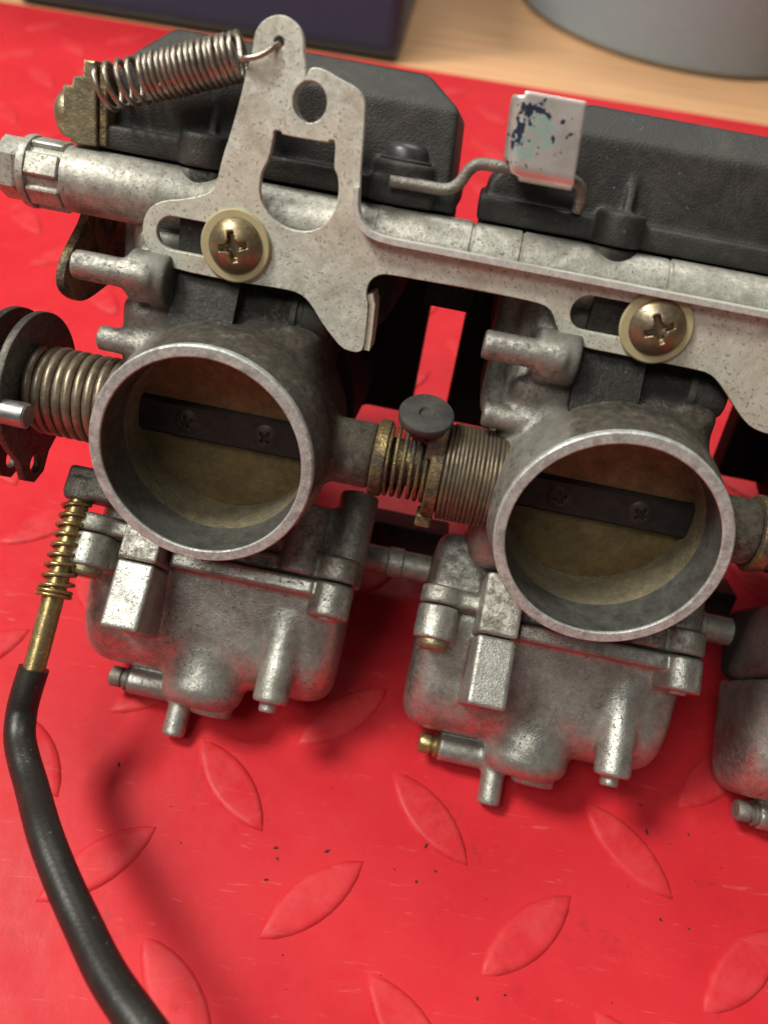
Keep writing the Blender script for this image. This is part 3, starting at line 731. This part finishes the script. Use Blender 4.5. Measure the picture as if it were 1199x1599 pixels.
# synchronising linkage between neighbouring carburettors
def sync(dx):
    P0 = lambda x: (x+dx, .4, -17)
    mk('sync_collar', *lathe([(5.5, 0), (7.0, 0), (7.4, .4), (7.4, 2.2), (7.0, 2.6), (5.5, 2.6)], P0(28.7), (1, 0, 0), 48, True), M['grimy_yellow'], bank, True, 40)
    mk('sync_sleeve', *cyl(P0(28), P0(56), 4.4), M['grimy_yellow'], bank, True, 40)
    mk('sync_spring', *sweep(helix(P0(31.4), P0(39.2), 6.6, 5.5, 36), .4, 8), M['grimy_yellow'], bank, True, None)
    sb = mk('sync_arm', *join(lathe([(5, 0), (9.0, 0), (9.3, .3), (9.3, 2.2), (9.0, 2.5), (5, 2.5)], P0(39.4), (1, 0, 0), 48, True),
                         box(38.2+dx, 41.6+dx, 4.5, 11.2, -18, -9.5, .4), box(38.8+dx, 41.9+dx, -10.4, -7.6, -17, -12.5, .4)), M['grimy_yellow'], bank, True, 40)
    mk('shaft_spring', *sweep(helix(P0(42.3), P0(54.6), 8.95, 15.5, 40), .46, 8), M['spring_dark'], bank, True, None)
    mk('shaft_sleeve', *cyl(P0(42), P0(56), 8.4), M['lever'], bank, True, 40)
    mk('adjuster_knob', *lathe([(0, 0), (2.6, 0), (2.6, 3.1), (4.7, 3.2), (5.0, 3.5), (5.05, 4.7), (4.85, 5.0), (4.6, 5.05), (1.5, 5.05), (1.1, 4.5), (0, 4.45)], (37.0+dx, 8.1, -14.1), (0, .9, .44), 48), M['rubber'], bank, True, 45)
for i in (0, 1): sync(D*i)
for i in (0, 1):
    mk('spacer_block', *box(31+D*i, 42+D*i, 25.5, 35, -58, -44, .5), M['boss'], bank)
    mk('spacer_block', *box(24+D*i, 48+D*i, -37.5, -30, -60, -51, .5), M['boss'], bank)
# fuel pipe between the carburettors, low down
for i in (0, 1):
    mk('fuel_pipe', *join(cyl((24+D*i, -35.2, -42), (50+D*i, -35.2, -42), 3.3), cyl((34.5+D*i, -35.2, -42), (38.5+D*i, -35.2, -42), 3.7)), M['rail'], bank, True, 40)

# throttle pulley, its return spring and cable pin on the left
th = np.radians(np.linspace(-58, 215, 44))
pl = [(14.6*math.sin(a)+.6, 14.6*math.cos(a)-17) for a in th]
pl = [(.6+14.6*math.cos(a), -17+14.6*math.sin(a)) for a in np.radians(np.linspace(-130, 130, 44))]
pl += [(-12, -8.5), (-16.6, -10.2), (-18.3, -13.5), (-17.2, -17.2), (-13.5, -19.5), (-10.5, -24)]
for nm, x, mt in (('throttle_pulley', -38.3, 'lever'), ('throttle_pulley', -43.2, 'lever')):
    fr = Matrix(((0, 0, 1, x), (1, 0, 0, 0), (0, 1, 0, 0), (0, 0, 0, 1)))
    pu = plate2d(nm, [pl, disc2d((-14.3, -14.0), 1.9, 24)], 1.5, M[mt], bank, fr, .2)
mk('pulley_hub', *cyl((-47, .6, -17), (-18, .6, -17), 6.6), M['lever'], bank, True, 40)
mk('pulley_spring', *sweep(helix((-37.0, .6, -17), (-20.2, .6, -17), 7.75, 8.6, 40), .95, 12), M['spring_tan'], bank, True, None)
mk('cable_pin', *cyl((-50, -.2, -4), (-33, -.2, -4), 2.35, .35), M['pin'], bank, True, 40)

# idle adjuster: head, spring, brass stem and rubber hose
top = np.array((-29.4, -20.2, -16.6)); bot = np.array((-28.5, -49.2, 5.0))
ad = bot-top; ad /= np.linalg.norm(ad)
hose_pts = smooth_path([bot-ad*.3, (-28.9, -53.6, 7.4), (-28.9, -57.0, 9.2), (-27.4, -59.6, 12.6), (-24.4, -60.6, 16.6), (-20.6, -61.5, 21.0), (-13.1, -61.8, 30.2), (-6.4, -63.0, 37.1), (.2, -63.9, 43.3), (7.3, -63.8, 50.0), (14.7, -63.3, 55.7), (24, -63.4, 62.0), (36, -64, 68), (50, -66, 73)], 8)
rad = np.full(len(hose_pts), 2.9)
hose = mk('idle_adjuster_hose', *sweep(hose_pts, rad, 28), M['hose'], bank, True, 60)
mk('brass_stem', *cyl(top, bot+ad*1.0, 2.15, .3), M['brass'], hose)
s0_, s1_ = top+ad*2.2, top+ad*21.5
mk('adjuster_spring', *sweep(helix(s0_, s1_, 2.75, 10.5, 26, 0, lambda s: np.interp(s, [0, .82, 1], [0, .93, 1]), 3.2), .42, 8), M['brass'], hose, True, None)
def make_head():
    ax, (X, Y, Z) = grid((-36, -26, -25), (-18, -10, -8), .3)
    V = CT*Y-ST*Z; W = ST*Y+CT*Z
    S = s_box(X, V, W, -32.4, -19, -6.8, -.4, -31, -23.0, 1.0)
    S = smin(S, s_cyl(X, W, V, -29.4, -25.5, 3.0, -7.4, -3, .5), .8)
    v, f = nets(ax, S)
    return mk('adjuster_housing', v, f, M['dull'], bank, True, None)
make_head()

# ------------------------------------------------------------------ things behind
def make_box():
    ax, (X, Y, Z) = grid((-268, 470, -6), (-20, 640, 122), 2.0)
    sl = (Z+3)*.06
    S = s_box(X-sl*.0, Y, Z, -258, -32, 477, 630, -2.8, 260, 9)
    S = np.maximum(S, Z-118)
    S = np.maximum(S, -s_box(X, Y, Z, -255, -35, 480, 627, 2, 300, 7))
    S = smin(S, s_box(X, Y, Z, -260, -30, 475, 632, 108, 118, 1.5), 2)
    S = np.maximum(S, -s_box(X, Y, Z, -255, -35, 480, 627, 2, 300, 7))
    v, f = nets(ax, S)
    return mk('storage_box', v, f, M['box'], None, True, None)
tag(make_box(), 'dark blue plastic storage box standing along the far edge of the red mat', 'box')
tub = mk('round_tub', *lathe([(0, 0), (109, 0), (113, 4), (116, 140), (118, 142), (118, 147), (115, 149), (113, 147), (109, 6), (0, 5)], (148, 648, -3.2), (0, 0, 1), 96), M['tub'], None, True, 40)
tag(tub, 'grey smooth round-sided tub standing on the bare wooden tabletop', 'tub')

# dark grit scattered on the mat
SPK = [(-49.2, 60.0), (-35.2, 52.9), (-31.1, 45.9), (-11.3, 47.9), (-10.5, 45.9), (-0.4, 48.9), (-11.9, 41.5), (-42.5, 44.2), (-31.3, 24.1), (50.4, 68.1), (69.1, 69.8), (79.7, 64.8), (38.4, 27.8), (17.5, 21.4), (14.3, 47.5), (19.1, 45.7), (23.0, 48.4), (59.7, 29.4), (71.2, 46.0), (64.7, 51.6), (-1.7, 62.4), (20.5, 53.2), (70.0, 63.9), (33.0, 26.5)]
V = []; F = []
for i, (x, y) in enumerate(SPK+[tuple(RNG.uniform((-60, 5), (95, 110))) for _ in range(26)]):
    r = RNG.uniform(.16, .42) if i < len(SPK) else RNG.uniform(.08, .2)
    st = RNG.uniform(1, 1.9); an = RNG.uniform(0, 6.28); k = len(V); n = 7
    z0 = .02 if i < len(SPK) else .1
    for ring, (sc, z) in enumerate(((1, z0-.1), (.9, z0+r*.35), (.4, z0+r*.6))):
        for j in range(n):
            a = 2*math.pi*j/n; rr = r*sc*RNG.uniform(.7, 1.25)
            px, py = rr*st*math.cos(a), rr*math.sin(a)/st**.5
            V.append((x+px*math.cos(an)-py*math.sin(an), y+px*math.sin(an)+py*math.cos(an), z))
    for ring in (0, 1):
        for j in range(n):
            j2 = (j+1) % n; F.append([k+ring*n+j, k+ring*n+j2, k+ring*n+n+j2, k+ring*n+n+j])
    F.append([k+2*n+j for j in range(n)])
grit = mk('grit', V, F, M['grit'], None, False)
grit['kind'] = 'stuff'; grit['label'] = 'dark specks of grit scattered over the red mat'; grit['category'] = 'grit'
